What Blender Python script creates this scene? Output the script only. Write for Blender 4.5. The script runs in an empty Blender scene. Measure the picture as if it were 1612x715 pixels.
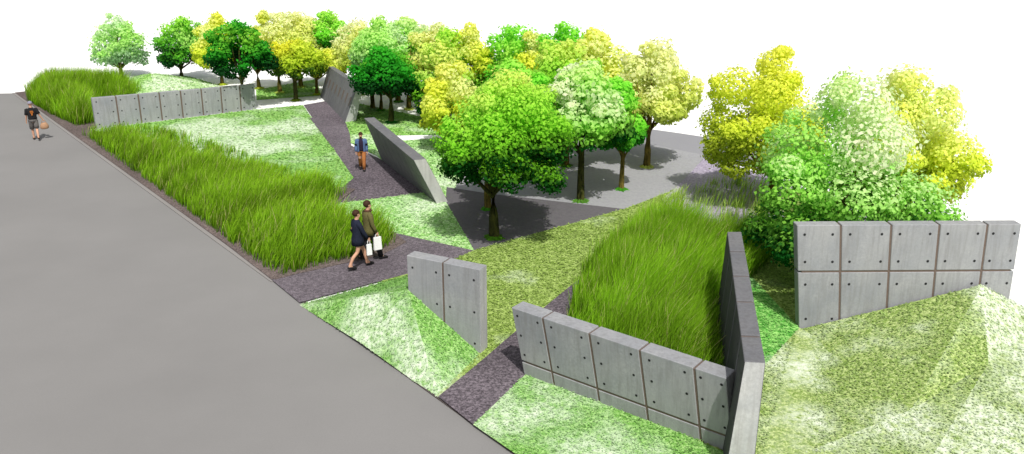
import bpy, bmesh, math, random
import numpy as np
from mathutils import Vector, Matrix

rng = np.random.default_rng(11)
random.seed(11)
S = bpy.context.scene
COL = S.collection

# ------------------------------------------------------------------ camera survey
H, F, HOR = 9.6, 1337.0, -120.0          # eye height, focal length and horizon row of the surveyed view
TH = math.atan((357.5 - HOR) / F)
CT, ST = math.cos(TH), math.sin(TH)
CAM = np.array([0.0, 0.0, H])


def ray(x, y):
    a, b = (x - 806) / F, (357.5 - y) / F
    return np.array([a, CT + b * ST, -ST + b * CT])


def un(x, y, z=0.0):
    d = ray(x, y)
    return CAM + d * ((z - H) / d[2])


def at_depth(x, y, Y):
    d = ray(x, y)
    return CAM + d * (Y / d[1])


def on_wall(x, y, p, q):
    """point of the vertical plane through ground points p, q seen at x, y"""
    d = ray(x, y)
    n = np.array([-(q[1] - p[1]), q[0] - p[0], 0.0])
    k = np.dot(np.array([p[0], p[1], 0]) - CAM, n) / np.dot(d, n)
    return CAM + d * k


# ------------------------------------------------------------------ object helpers
def tag(o, label=None, cat=None, group=None, kind=None):
    if label: o['label'] = label
    if cat: o['category'] = cat
    if group: o['group'] = group
    if kind: o['kind'] = kind
    return o


def empty(name, loc, rz=0.0):
    o = bpy.data.objects.new(name, None)
    COL.objects.link(o)
    o.location = loc
    o.rotation_euler = (0, 0, rz)
    o.empty_display_size = 0.3
    return o


def mesh_obj(name, verts, faces, mats, parent=None, smooth=False, mat_idx=None, uvs=None):
    me = bpy.data.meshes.new(name)
    me.from_pydata([tuple(map(float, v)) for v in verts], [], faces)
    for m in (mats if isinstance(mats, (list, tuple)) else [mats]):
        me.materials.append(m)
    if mat_idx is not None:
        me.polygons.foreach_set('material_index', mat_idx)
    if smooth:
        me.polygons.foreach_set('use_smooth', [True] * len(me.polygons))
    me.update()
    o = bpy.data.objects.new(name, me)
    COL.objects.link(o)
    if parent: o.parent = parent
    return o


def np_quads(name, V, nper, mats, cols=None, parent=None, faces=None, smooth=False):
    """V (n, nper, 3) -> one quad each (nper 4) or given per-item faces; cols (n, nper, 3)"""
    n = V.shape[0]
    me = bpy.data.meshes.new(name)
    vv = V.reshape(-1, 3)
    if faces is None:
        faces = np.array([[0, 1, 2, 3]])
    fl = (faces[None] + (np.arange(n) * nper)[:, None, None]).reshape(-1)
    nf = n * len(faces)
    me.vertices.add(len(vv)); me.vertices.foreach_set('co', vv.astype(np.float32).ravel())
    me.loops.add(nf * 4); me.loops.foreach_set('vertex_index', fl.astype(np.int32))
    me.polygons.add(nf)
    me.polygons.foreach_set('loop_start', np.arange(0, nf * 4, 4, dtype=np.int32))
    me.polygons.foreach_set('loop_total', np.full(nf, 4, dtype=np.int32))
    me.materials.append(mats)
    if cols is not None:
        a = me.attributes.new('Col', 'FLOAT_COLOR', 'POINT')
        c = np.concatenate([cols.reshape(-1, 3), np.ones((len(vv), 1))], 1).astype(np.float32)
        a.data.foreach_set('color', c.ravel())
    if smooth:
        me.polygons.foreach_set('use_smooth', np.ones(nf, dtype=bool))
    me.update(); me.validate()
    o = bpy.data.objects.new(name, me)
    COL.objects.link(o)
    if parent: o.parent = parent
    return o


# ------------------------------------------------------------------ materials
def srgb(r, g, b, k=1.0):
    return tuple(k * ((c / 255) / 12.92 if c / 255 <= .04045 else ((c / 255 + .055) / 1.055) ** 2.4) for c in (r, g, b))


class Mat:
    def __init__(s, name, rough=.85, spec=.2):
        s.m = bpy.data.materials.new(name); s.m.use_nodes = True
        s.nt = s.m.node_tree; s.n = s.nt.nodes; s.l = s.nt.links
        s.b = s.n['Principled BSDF']
        s.b.inputs['Roughness'].default_value = rough
        s.b.inputs['Specular IOR Level'].default_value = spec
        s.tc = s.n.new('ShaderNodeTexCoord').outputs['Object']

    def noise(s, scale, detail=3, rough=.6, vec=None, lo=None, hi=None, stretch=None):
        v = vec or s.tc
        if stretch:
            mp = s.n.new('ShaderNodeMapping'); mp.inputs['Scale'].default_value = stretch
            s.l.new(v, mp.inputs[0]); v = mp.outputs[0]
        t = s.n.new('ShaderNodeTexNoise')
        t.inputs['Scale'].default_value = scale; t.inputs['Detail'].default_value = detail
        t.inputs['Roughness'].default_value = rough
        s.l.new(v, t.inputs['Vector'])
        o = t.outputs['Fac']
        if lo is not None: o = s.range(o, lo, hi)
        return o

    def voro(s, scale, lo=None, hi=None):
        t = s.n.new('ShaderNodeTexVoronoi'); t.inputs['Scale'].default_value = scale
        s.l.new(s.tc, t.inputs['Vector'])
        o = t.outputs['Distance']
        if lo is not None: o = s.range(o, lo, hi)
        return o

    def range(s, o, lo, hi):
        r = s.n.new('ShaderNodeMapRange')
        r.inputs[1].default_value = lo; r.inputs[2].default_value = hi
        s.l.new(o, r.inputs[0]); return r.outputs[0]

    def mul(s, a, b):
        m = s.n.new('ShaderNodeMath'); m.operation = 'MULTIPLY'
        for i, v in enumerate((a, b)):
            if isinstance(v, (int, float)): m.inputs[i].default_value = v
            else: s.l.new(v, m.inputs[i])
        return m.outputs[0]

    def mix(s, a, b, fac, mode='MIX'):
        m = s.n.new('ShaderNodeMix'); m.data_type = 'RGBA'; m.blend_type = mode
        for sock, v in ((m.inputs[0], fac), (m.inputs[6], a), (m.inputs[7], b)):
            if isinstance(v, tuple): sock.default_value = (*v, 1) if len(v) == 3 else v
            elif isinstance(v, (int, float)): sock.default_value = v
            else: s.l.new(v, sock)
        return m.outputs[2]

    def out(s, c, bump=None, strength=.3, dist=.02):
        if isinstance(c, tuple): s.b.inputs['Base Color'].default_value = (*c, 1)
        else: s.l.new(c, s.b.inputs['Base Color'])
        if bump is not None:
            bn = s.n.new('ShaderNodeBump'); bn.inputs['Strength'].default_value = strength
            bn.inputs['Distance'].default_value = dist
            s.l.new(bump, bn.inputs['Height']); s.l.new(bn.outputs[0], s.b.inputs['Normal'])
        return s.m


MIST = {'lawn_far': .35, 'lawn_mid': .18, 'lawn_bright': .55, 'lawn_near': .72, 'lawn_olive': .12, 'lawn_mound': .60, 'lawn_green': .12}
SPOT = {'lawn_mid': (350, 218, 7.5)}


def misty(m, c, key):
    """pale dry drifts in soft patches, with facet shading painted in by Pale (world space, shared by soil sheet and leaves)"""
    at = m.n.new('ShaderNodeAttribute'); at.attribute_name = 'Pale'
    f = m.noise(.42, 3, .5)
    ad = m.n.new('ShaderNodeMath'); ad.operation = 'MULTIPLY_ADD'; ad.inputs[1].default_value = .26
    m.l.new(at.outputs['Fac'], ad.inputs[0]); m.l.new(f, ad.inputs[2]); f = ad.outputs[0]
    if key in SPOT:
        x, y, r = SPOT[key]; p = un(x, y)
        vd = m.n.new('ShaderNodeVectorMath'); vd.operation = 'DISTANCE'; vd.inputs[1].default_value = tuple(p)
        m.l.new(m.tc, vd.inputs[0])
        k = m.range(vd.outputs['Value'], r, 0.5)
        ad2 = m.n.new('ShaderNodeMath'); ad2.operation = 'MULTIPLY_ADD'; ad2.inputs[1].default_value = .34
        m.l.new(k, ad2.inputs[0]); m.l.new(f, ad2.inputs[2]); f = ad2.outputs[0]
    lo = .60 - .20 * MIST[key]
    f = m.range(f, lo, lo + .19)
    g = m.noise(7, 2, .6, None, .25, .62)
    return m.mix(c, srgb(224, 232, 214), m.mul(m.mul(f, g), .88))


def lawn_mat(name, light, mid, dark, pale=0.0, scale=9.0, mott=.5, seed=0):
    """short leafy ground cover: light leaves, dark gaps, pale dry drifts"""
    m = Mat(name, .9, .1)
    mp = m.n.new('ShaderNodeMapping'); mp.inputs['Location'].default_value = (seed * 7.3, seed * 3.1, 0)
    m.l.new(m.tc, mp.inputs[0]); v = mp.outputs[0]
    a = m.noise(scale, 2, .6, v, .42, .58)
    b = m.noise(scale * 2.3, 2, .7, v, .44, .60)
    c = m.mix(mid, light, a)
    c = m.mix(c, dark, m.mul(b, .62))
    c = misty(m, c, name)
    return m.out(c, b, .35, .03)


def gravel_mat(name, base, light, dark, scale=14):
    m = Mat(name, .9, .15)
    a = m.noise(scale, 3, .75, None, .40, .62)
    b = m.noise(scale * 1.9, 2, .7, None, .50, .66)
    l = m.noise(.35, 3, .5, None, .3, .7)
    c = m.mix(base, light, a)
    c = m.mix(c, dark, m.mul(b, .8))
    c = m.mix(c, m.mix(c, dark, .45), l)
    return m.out(c, a, .5, .03)


def paving_mat(name, base, var=.12, scale=22, stains=True):
    m = Mat(name, .85, .2)
    a = m.noise(scale, 4, .7, None, .3, .7)
    l = m.noise(.22, 4, .55, None, .3, .7)
    lo = tuple(x * (1 - var) for x in base); hi = tuple(x * (1 + var) for x in base)
    c = m.mix(lo, hi, a)
    c = m.mix(c, m.mix(c, tuple(x * .80 for x in base), .55), l)
    return m.out(c, a, .15, .01)


def concrete_mat(name, base, dark=False):
    m = Mat(name, .8, .25)
    g = m.noise(16, 5, .7, None, .3, .7)
    l = m.noise(1.1, 4, .6, None, .35, .68)
    s = m.noise(2.2, 3, .6, None, .45, .70, stretch=(4.5, 4.5, .35))
    lo = tuple(x * .84 for x in base); hi = tuple(x * 1.13 for x in base)
    c = m.mix(lo, hi, g)
    c = m.mix(c, tuple(x * y for x, y in zip(base, (.68, .71, .76))), m.mul(l, .75))
    pt = m.noise(.45, 2, .5, None, .42, .6)
    c = m.mix(c, tuple(x * y for x, y in zip(base, (1.12, 1.1, 1.06))), m.mul(pt, .5))
    c = m.mix(c, tuple(x * y for x, y in zip(base, (.62, .60, .58))), m.mul(s, .5))
    h = m.noise(60, 2, .6)
    return m.out(c, g, .15, .01)


def attr_mat(name, transl=.35, rough=.7, mist=None):
    m = Mat(name, rough, .15)
    a = m.n.new('ShaderNodeAttribute'); a.attribute_name = 'Col'
    c = misty(m, a.outputs['Color'], mist) if mist else a.outputs['Color']
    m.l.new(c, m.b.inputs['Base Color'])
    t = m.n.new('ShaderNodeBsdfTranslucent'); m.l.new(c, t.inputs['Color'])
    mx = m.n.new('ShaderNodeMixShader'); mx.inputs[0].default_value = transl
    m.l.new(m.b.outputs[0], mx.inputs[1]); m.l.new(t.outputs[0], mx.inputs[2])
    m.l.new(mx.outputs[0], m.n['Material Output'].inputs['Surface'])
    return m.m


def cloth(name, c, rough=.9, var=.25, scale=28):
    m = Mat(name, rough, .15)
    a = m.noise(scale, 3, .6, None, .3, .7)
    return m.out(m.mix(tuple(x * (1 - var) for x in c), tuple(x * (1 + var) for x in c), a), a, .2, .01)


def plain(name, c, rough=.6, spec=.3):
    m = Mat(name, rough, spec)
    a = m.noise(30, 2, .5, None, .3, .7)
    return m.out(m.mix(tuple(x * .9 for x in c), tuple(min(1, x * 1.08) for x in c), a))


# ------------------------------------------------------------------ world, sun, camera
SUN_EL, SUN_AZ = math.radians(56), math.radians(166)     # azimuth clockwise from +Y
w = bpy.data.worlds.new('World'); S.world = w; w.use_nodes = True
nt = w.node_tree
bg = nt.nodes['Background']
sky = nt.nodes.new('ShaderNodeTexSky'); sky.sky_type = 'NISHITA'; sky.sun_disc = False
sky.sun_elevation = SUN_EL; sky.sun_rotation = SUN_AZ
sky.air_density = 1.0; sky.dust_density = 3.0; sky.ozone_density = 1.0
hs = nt.nodes.new('ShaderNodeHueSaturation'); hs.inputs['Saturation'].default_value = .22
nt.links.new(sky.outputs[0], hs.inputs['Color']); nt.links.new(hs.outputs[0], bg.inputs['Color'])
bg.inputs['Strength'].default_value = .115
sd = bpy.data.lights.new('sun', 'SUN'); sd.energy = 3.8; sd.angle = math.radians(.8); sd.color = (1, .965, .91)
so = bpy.data.objects.new('sun', sd); COL.objects.link(so)
sdir = Vector((math.sin(SUN_AZ) * math.cos(SUN_EL), math.cos(SUN_AZ) * math.cos(SUN_EL), math.sin(SUN_EL)))
so.rotation_euler = sdir.to_track_quat('Z', 'Y').to_euler(); so.location = (10, -10, 30)

cd = bpy.data.cameras.new('camera'); cam = bpy.data.objects.new('camera', cd); COL.objects.link(cam)
cam.location = CAM; cam.rotation_euler = (math.pi / 2 - TH, 0, 0)
cd.sensor_width = 36; cd.lens = F / 1612 * 36; cd.clip_end = 5000
S.camera = cam
S.render.resolution_x, S.render.resolution_y = 1024, 454
S.view_settings.view_transform = 'Standard'; S.view_settings.look = 'None'; S.view_settings.exposure = 0
S.cycles.max_bounces = 12; S.cycles.diffuse_bounces = 7; S.cycles.transmission_bounces = 7; S.cycles.transparent_max_bounces = 8

# ------------------------------------------------------------------ the setting
M_ground = Mat('white_ground', .95, .05)
M_ground = M_ground.out(M_ground.mix((.93, .93, .92), (.90, .90, .89), M_ground.noise(.05, 3)))
M_road = paving_mat('road_concrete', srgb(134, 132.5, 131.5), .05, 30)
M_plaza = paving_mat('plaza_stone', srgb(156, 156, 160), .14, 9)
M_plaza_shadow = paving_mat('plaza_stone_shadow', srgb(100, 97, 101), .18, 9)  # plaza stone with shadow put into its colour
M_far = paving_mat('far_road', srgb(146, 146, 151), .05, 20)
M_path = gravel_mat('path_gravel', srgb(92, 85, 91), srgb(138, 128, 136), srgb(48, 43, 48), 11)
M_path_light = gravel_mat('path_gravel_light', srgb(102, 95, 101), srgb(140, 131, 139), srgb(58, 52, 58), 11)
M_soil = gravel_mat('bed_gravel', srgb(104, 92, 90), srgb(140, 126, 122), srgb(56, 50, 48), 13)
M_lav = gravel_mat('lavender_gravel', srgb(172, 162, 184), srgb(204, 196, 214), srgb(124, 115, 136), 11)
M_kerb = paving_mat('kerb_concrete', srgb(142, 138, 136), .08, 12)
M_gap = plain('kerb_gap', srgb(84, 76, 75), .9)

L_far = lawn_mat('lawn_far', srgb(186, 224, 134), srgb(134, 190, 92), srgb(70, 124, 50), .15, 6, .25, 1)
L_mid = lawn_mat('lawn_mid', srgb(168, 208, 124), srgb(126, 178, 86), srgb(84, 140, 66), .38, 7, .3, 2)
L_bright = lawn_mat('lawn_bright', srgb(208, 238, 176), srgb(152, 206, 112), srgb(70, 130, 50), .45, 8, .45, 3)
L_near = lawn_mat('lawn_near', srgb(168, 208, 128), srgb(120, 172, 80), srgb(74, 126, 50), .60, 11, .42, 4)
L_olive = lawn_mat('lawn_olive', srgb(172, 194, 112), srgb(126, 152, 68), srgb(76, 98, 36), .1, 8, .4, 5)
L_mound = lawn_mat('lawn_mound', srgb(190, 206, 136), srgb(136, 162, 82), srgb(84, 112, 46), .66, 12, .42, 6)
L_green = lawn_mat('lawn_green', srgb(160, 214, 120), srgb(92, 166, 66), srgb(48, 110, 40), .2, 8, .6, 7)

LAYER = [0]
POLY = []


def sheet(name, pts, mat, z=None, label=None, ground=True):
    """flat ground sheet; each one 4 mm above the last"""
    if z is None:
        LAYER[0] += 1; z = .004 * LAYER[0]
    v = [un(*p) if len(p) == 2 else np.array(p) for p in pts]
    v = [(a[0], a[1], z) for a in v]
    POLY.append((name, mat, [q[:2] for q in v], z))
    o = mesh_obj(name, v, [list(range(len(v)))], mat)
    if o.data.polygons[0].normal.z < 0: o.data.flip_normals()
    bm = bmesh.new(); bm.from_mesh(o.data); bmesh.ops.triangulate(bm, faces=bm.faces[:]); bm.to_mesh(o.data); bm.free()
    tag(o, kind='structure')
    return o


mesh_obj('ground', [(-1500, -600, 0), (1500, -600, 0), (1500, 3000, 0), (-1500, 3000, 0)], [[0, 1, 2, 3]], M_ground)['kind'] = 'structure'

re0, re1 = un(23, 147), un(690, 629)
rd = (re1 - re0) / np.linalg.norm(re1 - re0)          # along the road edge, towards the viewer
rn = np.array([-rd[1], rd[0], 0])                      # towards the planting
if rn[0] < 0: rn = -rn
r_near = re1 + rd * 22
k1_ = re0 + rd * float(np.dot(un(430, 444) - re0, rd))
road = sheet('road', [tuple(re0), tuple(r_near), tuple(r_near - rn * 45), (re0[0] - 40, re0[1] - 2.5, 0), (re0[0] - 2.2, re0[1] - .2, 0)], M_road)
sheet('far_road', [(640, 149), (742, 164), (1070, 210), (1240, 236), (1385, 266), (1470, 352), (1390, 352), (1330, 305), (1110, 246), (860, 196), (640, 153)], M_far)
sheet('lawn', [(118, 209), (152, 203.5), (403, 172.5), (477, 166), (557, 281), (560, 310), (520, 330), (400, 330), (240, 260)], L_mid)
sheet('lawn', [(403, 142), (498, 125), (505, 151), (404, 158)], L_far)
sheet('lawn', [(563, 163), (690, 190), (765, 211), (610, 214), (640, 270), (545, 222), (540, 198)], L_far)
sheet('lawn', [(612, 224), (765, 212), (820, 212), (700, 322), (690, 330), (672, 300), (600, 252), (552, 212)], L_bright)
sheet('path', [(478, 166), (512, 160), (545, 195), (551, 212), (553, 230), (600, 252), (676, 303), (690, 303), (520, 337), (505, 325), (557, 281)], M_path)
sheet('path', [(487, 186), (515, 188), (540, 198), (551, 212), (553, 230), (533, 246)], M_path_light)
sheet('plaza', [(701, 330), (745, 397), (985, 331), (1060, 302), (1112, 246), (880, 200), (790, 214), (720, 290)], M_plaza)
sheet('plaza', [(703, 296), (775, 307), (985, 331), (745, 397), (701, 330)], M_plaza_shadow)  # triangular shadow on the plaza, painted as a darker sheet
sheet('lawn', [(500, 342), (535, 322), (692, 302), (747, 397), (622, 371), (560, 352)], L_bright)
sheet('lawn', [(600, 444), (640, 434), (722, 406), (732, 480), (760, 578), (690, 627)], L_olive)
sheet('path', [(428, 443), (560, 378), (622, 369), (747, 397), (722, 408), (640, 434), (472, 479)], M_path_light)
sheet('planting_bed', [tuple(re0 + rn * .02), tuple(k1_ + rn * .02), tuple(k1_ + rn * .9), tuple(re0 + rn * .9)], M_soil)
sheet('planting_bed', [(42, 150), (70, 138), (150, 170), (152, 203), (122, 207)], M_soil)
bed_soil = [(128, 210), (330, 275), (560, 300), (515, 333), (622, 369), (640, 384), (600, 405), (428, 443)]
sheet('planting_bed', bed_soil, M_soil)
sheet('lawn', [(747, 397), (985, 331), (1060, 302), (1300, 300), (1420, 420), (1258, 520), (1208, 640), (1205, 760), (1150, 760), (826, 595), (757, 575), (720, 480), (722, 408)], L_olive)
sheet('planting_bed', [(1060, 302), (1112, 248), (1225, 285), (1235, 345), (1150, 360), (1020, 335)], M_lav)
sheet('path', [(690, 629), (757, 573), (832, 508), (905, 448), (975, 400), (1000, 420), (920, 520), (826, 597), (745, 673)], M_path)
sheet('lawn', [(1172, 428), (1258, 521), (1212, 600), (1206, 720), (1180, 720), (1160, 520)], L_green)
sheet('lawn', [(745, 674), (828, 594), (900, 610), (1300, 790), (1100, 1100), tuple(re1 + rd * 6.0 + rn * .02)], L_near)
sheet('lawn', [(1258, 521), (1330, 560), (1330, 800), (1165, 800), (1185, 600)], L_mound)

# kerb: a real raised edging along the road
def strip(name, a, b, off0, off1, z0, z1, mat):
    p = [a + rn * off0, b + rn * off0, b + rn * off1, a + rn * off1]
    v = [(q[0], q[1], z0) for q in p] + [(q[0], q[1], z1) for q in p]
    f = [[4, 5, 6, 7], [0, 1, 5, 4], [1, 2, 6, 5], [2, 3, 7, 6], [3, 0, 4, 7]]
    o = mesh_obj(name, v, f, mat)
    bm = bmesh.new(); bm.from_mesh(o.data); bmesh.ops.recalc_face_normals(bm, faces=bm.faces[:]); bm.to_mesh(o.data); bm.free()
    return tag(o, kind='structure')


k1 = re0 + rd * float(np.dot(un(430, 444) - re0, rd))
strip('kerb', re0, k1, -.12, 0.02, 0, .035, M_kerb)
strip('kerb_joint', re0, k1, .024, .05, 0, .03, M_gap)
strip('kerb_joint', k1 + rd * .02, r_near, -.015, .025, 0, .03, M_gap)


MOUNDS = []


def mound(name, pts, tris, mat, pale=None):
    MOUNDS.append((mat, [[np.array(pts[k]) for k in t] for t in tris], pale or [0] * len(tris)))
    o = mesh_obj(name, pts, [list(t) for t in tris], mat)
    bm = bmesh.new(); bm.from_mesh(o.data)
    for f in bm.faces:
        f.normal_update()
        if f.normal.z < 0: f.normal_flip()
    bm.to_mesh(o.data); bm.free()
    pf = o.data.attributes.new('Pale', 'FLOAT', 'FACE')  # per-facet paling paints lit and shaded faces into the mound colour
    pf.data.foreach_set('value', [float(x) for x in (pale or [0] * len(tris))])
    return tag(o, kind='structure')


# ------------------------------------------------------------------ walls
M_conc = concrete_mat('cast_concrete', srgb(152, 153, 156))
M_conc_dark_shaded = concrete_mat('dark_shaded_concrete', srgb(112, 112, 115))  # dark wall tone, with the shade of the left faces painted in
M_conc_lit = concrete_mat('concrete_lit_end', srgb(182, 182, 181))  # brighter copy that paints light onto the wall ends
M_conc_shade = concrete_mat('concrete_shaded_side', srgb(74, 74, 77))  # near-black copy that paints shade onto the fin's left side
M_joint = plain('joint_filler', srgb(104, 90, 82), .9)
M_hole = plain('tie_hole', srgb(34, 34, 36), .9)


def wall(name, label, B, T, nu, nv, mat, holes=True, gap=.028, group=None, cat='concrete wall', hole_r=.03, uedges=None, vedges=None, lit_end=None):
    """B, T: bottom and top corners [front-left, front-right, back-right, back-left]; u along, v up, w through"""
    B = [np.array(b, float) for b in B]; T = [np.array(t, float) for t in T]
    origin = (B[0] + B[1] + B[2] + B[3]) / 4; origin[2] = 0
    root = empty(name, origin)
    tag(root, label, cat, 'freestanding concrete walls')

    def P(u, w, v):
        b = (B[0] * (1 - u) + B[1] * u) * (1 - w) + (B[3] * (1 - u) + B[2] * u) * w
        t = (T[0] * (1 - u) + T[1] * u) * (1 - w) + (T[3] * (1 - u) + T[2] * u) * w
        return b * (1 - v) + t * v - origin
    Lh = np.linalg.norm(B[1] - B[0]); Hh = np.linalg.norm(T[0] - B[0]); Th = np.linalg.norm(B[3] - B[0])
    ue = uedges or [i / nu for i in range(nu + 1)]; ve = vedges or [i / nv for i in range(nv + 1)]

    def box(u0, u1, v0, v1, w0, w1):
        return [P(u0, w0, v0), P(u1, w0, v0), P(u1, w1, v0), P(u0, w1, v0), P(u0, w0, v1), P(u1, w0, v1), P(u1, w1, v1), P(u0, w1, v1)]
    BF = [[0, 1, 5, 4], [1, 2, 6, 5], [2, 3, 7, 6], [3, 0, 4, 7], [4, 5, 6, 7], [3, 2, 1, 0]]
    gu, gv, gw = gap / 2 / Lh, gap / 2 / Hh, .02 / Th
    gw = min(.018, Th * .1) / Th
    cv, cf = [], []
    eu = max(gu * 2, .09 / Lh)
    cu = [eu] + ue[1:-1] + [1 - eu]
    for i, u in enumerate(cu):
        cv += [P(u, gw, 0), P(u, 1 - gw, 0), P(u, 1 - gw, 1 - .03 / Hh), P(u, gw, 1 - .03 / Hh)]
        if i:
            a, b = 4 * (i - 1), 4 * i
            cf += [[a + k, b + k, b + (k + 1) % 4, a + (k + 1) % 4] for k in range(4)]
    cf += [[0, 1, 2, 3], [len(cv) - 1, len(cv) - 2, len(cv) - 3, len(cv) - 4]]
    mesh_obj('joint', cv, cf, M_joint, root)
    for i in range(len(ue) - 1):
        for j in range(len(ve) - 1):
            u0, u1 = ue[i] + (gu if i else 0), ue[i + 1] - (gu if i < len(ue) - 2 else 0)
            v0, v1 = ve[j] + (gv if j else 0), ve[j + 1] - (gv if j < len(ve) - 2 else 0)
            bm = bmesh.new()
            vs = [bm.verts.new(p) for p in box(u0, u1, v0, v1, 0, 1)]
            for f in BF: bm.faces.new([vs[k] for k in f])
            bmesh.ops.recalc_face_normals(bm, faces=bm.faces[:])
            bmesh.ops.bevel(bm, geom=bm.edges[:], offset=.012, segments=1, affect='EDGES')
            if lit_end is not None and (i == 0 if lit_end == 0 else i == len(ue) - 2):
                ax = P(1, .5, .5) - P(0, .5, .5); ax = Vector(ax).normalized() * (-1 if lit_end == 0 else 1)
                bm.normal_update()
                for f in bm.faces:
                    if f.normal.dot(ax) > .75: f.material_index = 2  # end faces take the painted lit tone
            if lit_end == 0:
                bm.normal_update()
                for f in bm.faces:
                    if f.normal.x < -.8: f.material_index = 3  # left faces take the painted shade tone
            if holes and (v1 - v0) * Hh > .5:
                pos = [(.17, .2), (.83, .2), (.17, .8), (.83, .8)] if nv > 1 else [(.16, .13), (.84, .13), (.16, .5), (.84, .5), (.16, .87), (.84, .87)]
                for a, c in pos:
                    uu, vv = u0 + (u1 - u0) * a, v0 + (v1 - v0) * c
                    for side in (0, 1):
                        cpt = P(uu, side, vv)
                        U = P(uu + .01, side, vv) - cpt; U /= np.linalg.norm(U)
                        W = P(uu, side, vv + .01) - cpt; W -= U * np.dot(U, W); W /= np.linalg.norm(W)
                        N = np.cross(U, W); 
                        if np.dot(N, P(uu, side, vv) - P(uu, 1 - side, vv)) < 0: N = -N
                        ring = [bm.verts.new(cpt + N * .004 + (U * math.cos(q) + W * math.sin(q)) * hole_r) for q in np.linspace(0, 2 * math.pi, 10, endpoint=False)]
                        f = bm.faces.new(ring); f.material_index = 1
            me = bpy.data.meshes.new('panel'); bm.to_mesh(me); bm.free()
            me.materials.append(mat); me.materials.append(M_hole); me.materials.append(M_conc_lit); me.materials.append(M_conc_shade)
            o = bpy.data.objects.new('panel', me); COL.objects.link(o); o.parent = root
    return root


def thick(p, q, t):
    d = (q - p)[:2]; d = d / np.linalg.norm(d); n = np.array([-d[1], d[0], 0]) * t
    return n


def z_of(p, z): return np.array([p[0], p[1], z])


# A: low wall at the back of the lawn
a0, a1 = un(152, 203), un(403, 172)
n = thick(a0, a1, .28)
ta, tb = un(144.5, 155, 1.5), un(400.5, 133, 1.37)
wall('concrete_wall', 'long low pale concrete wall of eight panels behind the far lawn',
     [a0, a1, a1 + n, a0 + n], [ta, tb, tb + n, ta + n], 8, 1, M_conc, gap=.07, hole_r=.035,
     uedges=[0, .135, .265, .39, .52, .65, .775, .90, 1.0])
# B: leaning dark wall at the head of the path
b0, b1 = un(504, 152), un(543, 193)
ta, tb = un(517, 105, 1.85), un(563, 135, 1.85)
n = thick(b0, b1, .3); m_ = thick(ta, tb, .3)
wall('concrete_wall', 'dark grey leaning concrete wall at the far head of the gravel path',
     [b0, b1, b1 + n * 1.9, b0 + n * 1.9], [ta, tb, tb + m_, ta + m_], 8, 1, M_conc_dark_shaded, holes=False, gap=.04, lit_end=1)
# C: dark wall in the middle, overhanging the path
c0, c1 = un(601, 252), un(688, 322)
ta, tb = un(573, 186, 1.72), un(651, 252, 1.72)
td, tc = un(581, 182, 1.72), un(662, 247, 1.72)
n = thick(c0, c1, .45); m_ = thick(ta, tb, .45)
wall('concrete_wall', 'dark grey overhanging concrete wall beside the man in orange trousers',
     [c0, c1, c1 + n, c0 + n], [ta, tb, tb + m_, ta + m_], 8, 1, M_conc_dark_shaded, holes=False, gap=.05, lit_end=1)
# D: wall by the couple
ZD = 2.19
d0, d1 = un(640, 402, ZD), un(755, 425, ZD)
n = thick(d0, d1, .34)
wall('concrete_wall', 'short concrete wall of two tall panels rising from the grass mound beside the strolling couple',
     [z_of(d0, 0), z_of(d1, 0), z_of(d1 + n, 0), z_of(d0 + n, 0)], [d0, d1, d1 + n, d0 + n], 2, 1, M_conc, gap=.05, uedges=[0, .50, 1.0], lit_end=1)
# E: long front wall, slightly raked
e0, e1 = un(826, 594), un(1152, 718)
ta, tb = un(805, 484, 1.72), un(1143, 596, 1.70)
n = thick(e0, e1, .62); m_ = thick(ta, tb, .42)
wall('concrete_wall', 'long raked concrete wall of five panels in the foreground holding back the tall grass',
     [e0, e1, e1 + n, e0 + n], [ta, tb, tb + m_, ta + m_], 5, 1, M_conc, gap=.05,
     uedges=[0, .165, .40, .635, .87, 1.0], vedges=[0, .24, 1.0])
# G: dark fin seen end-on
ZG = 2.46
g0, g0b = un(1145, 365, ZG), un(1167, 365, ZG)
g1, g1b = un(1172, 569, ZG), un(1205, 571, ZG)
sh = np.array([-.26, 0, 0])
wall('concrete_wall', 'dark concrete fin wall seen end-on between the tall grass and the right mound',
     [z_of(g1 + sh * .6, 0), z_of(g0 + sh * .4, 0), z_of(g0b, 0), z_of(g1b, 0)], [g1, g0, g0b, g1b], 5, 1, M_conc_dark_shaded, gap=.08, uedges=[0, .15, .38, .58, .80, 1.0], lit_end=0)
# F: tall right wall
ZF = 2.74
f0, f1 = un(1255, 355, ZF), un(1608, 353, ZF)
n = thick(f0, f1, .3)
fb0, fb1 = un(1258, 520), z_of(f1, 0)
fb1 = np.array([f1[0] + .05, f1[1] + (fb0[1] - f0[1]), 0])
wall('concrete_wall', 'tall pale concrete wall of ten square panels behind the right grass mound',
     [fb0, fb1, fb1 + n, fb0 + n], [f0, f1, f1 + n, f0 + n], 5, 2, M_conc, gap=.05,
     uedges=[0, .195, .42, .635, .85, 1.0], vedges=[0, .565, 1.0], hole_r=.034)

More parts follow.
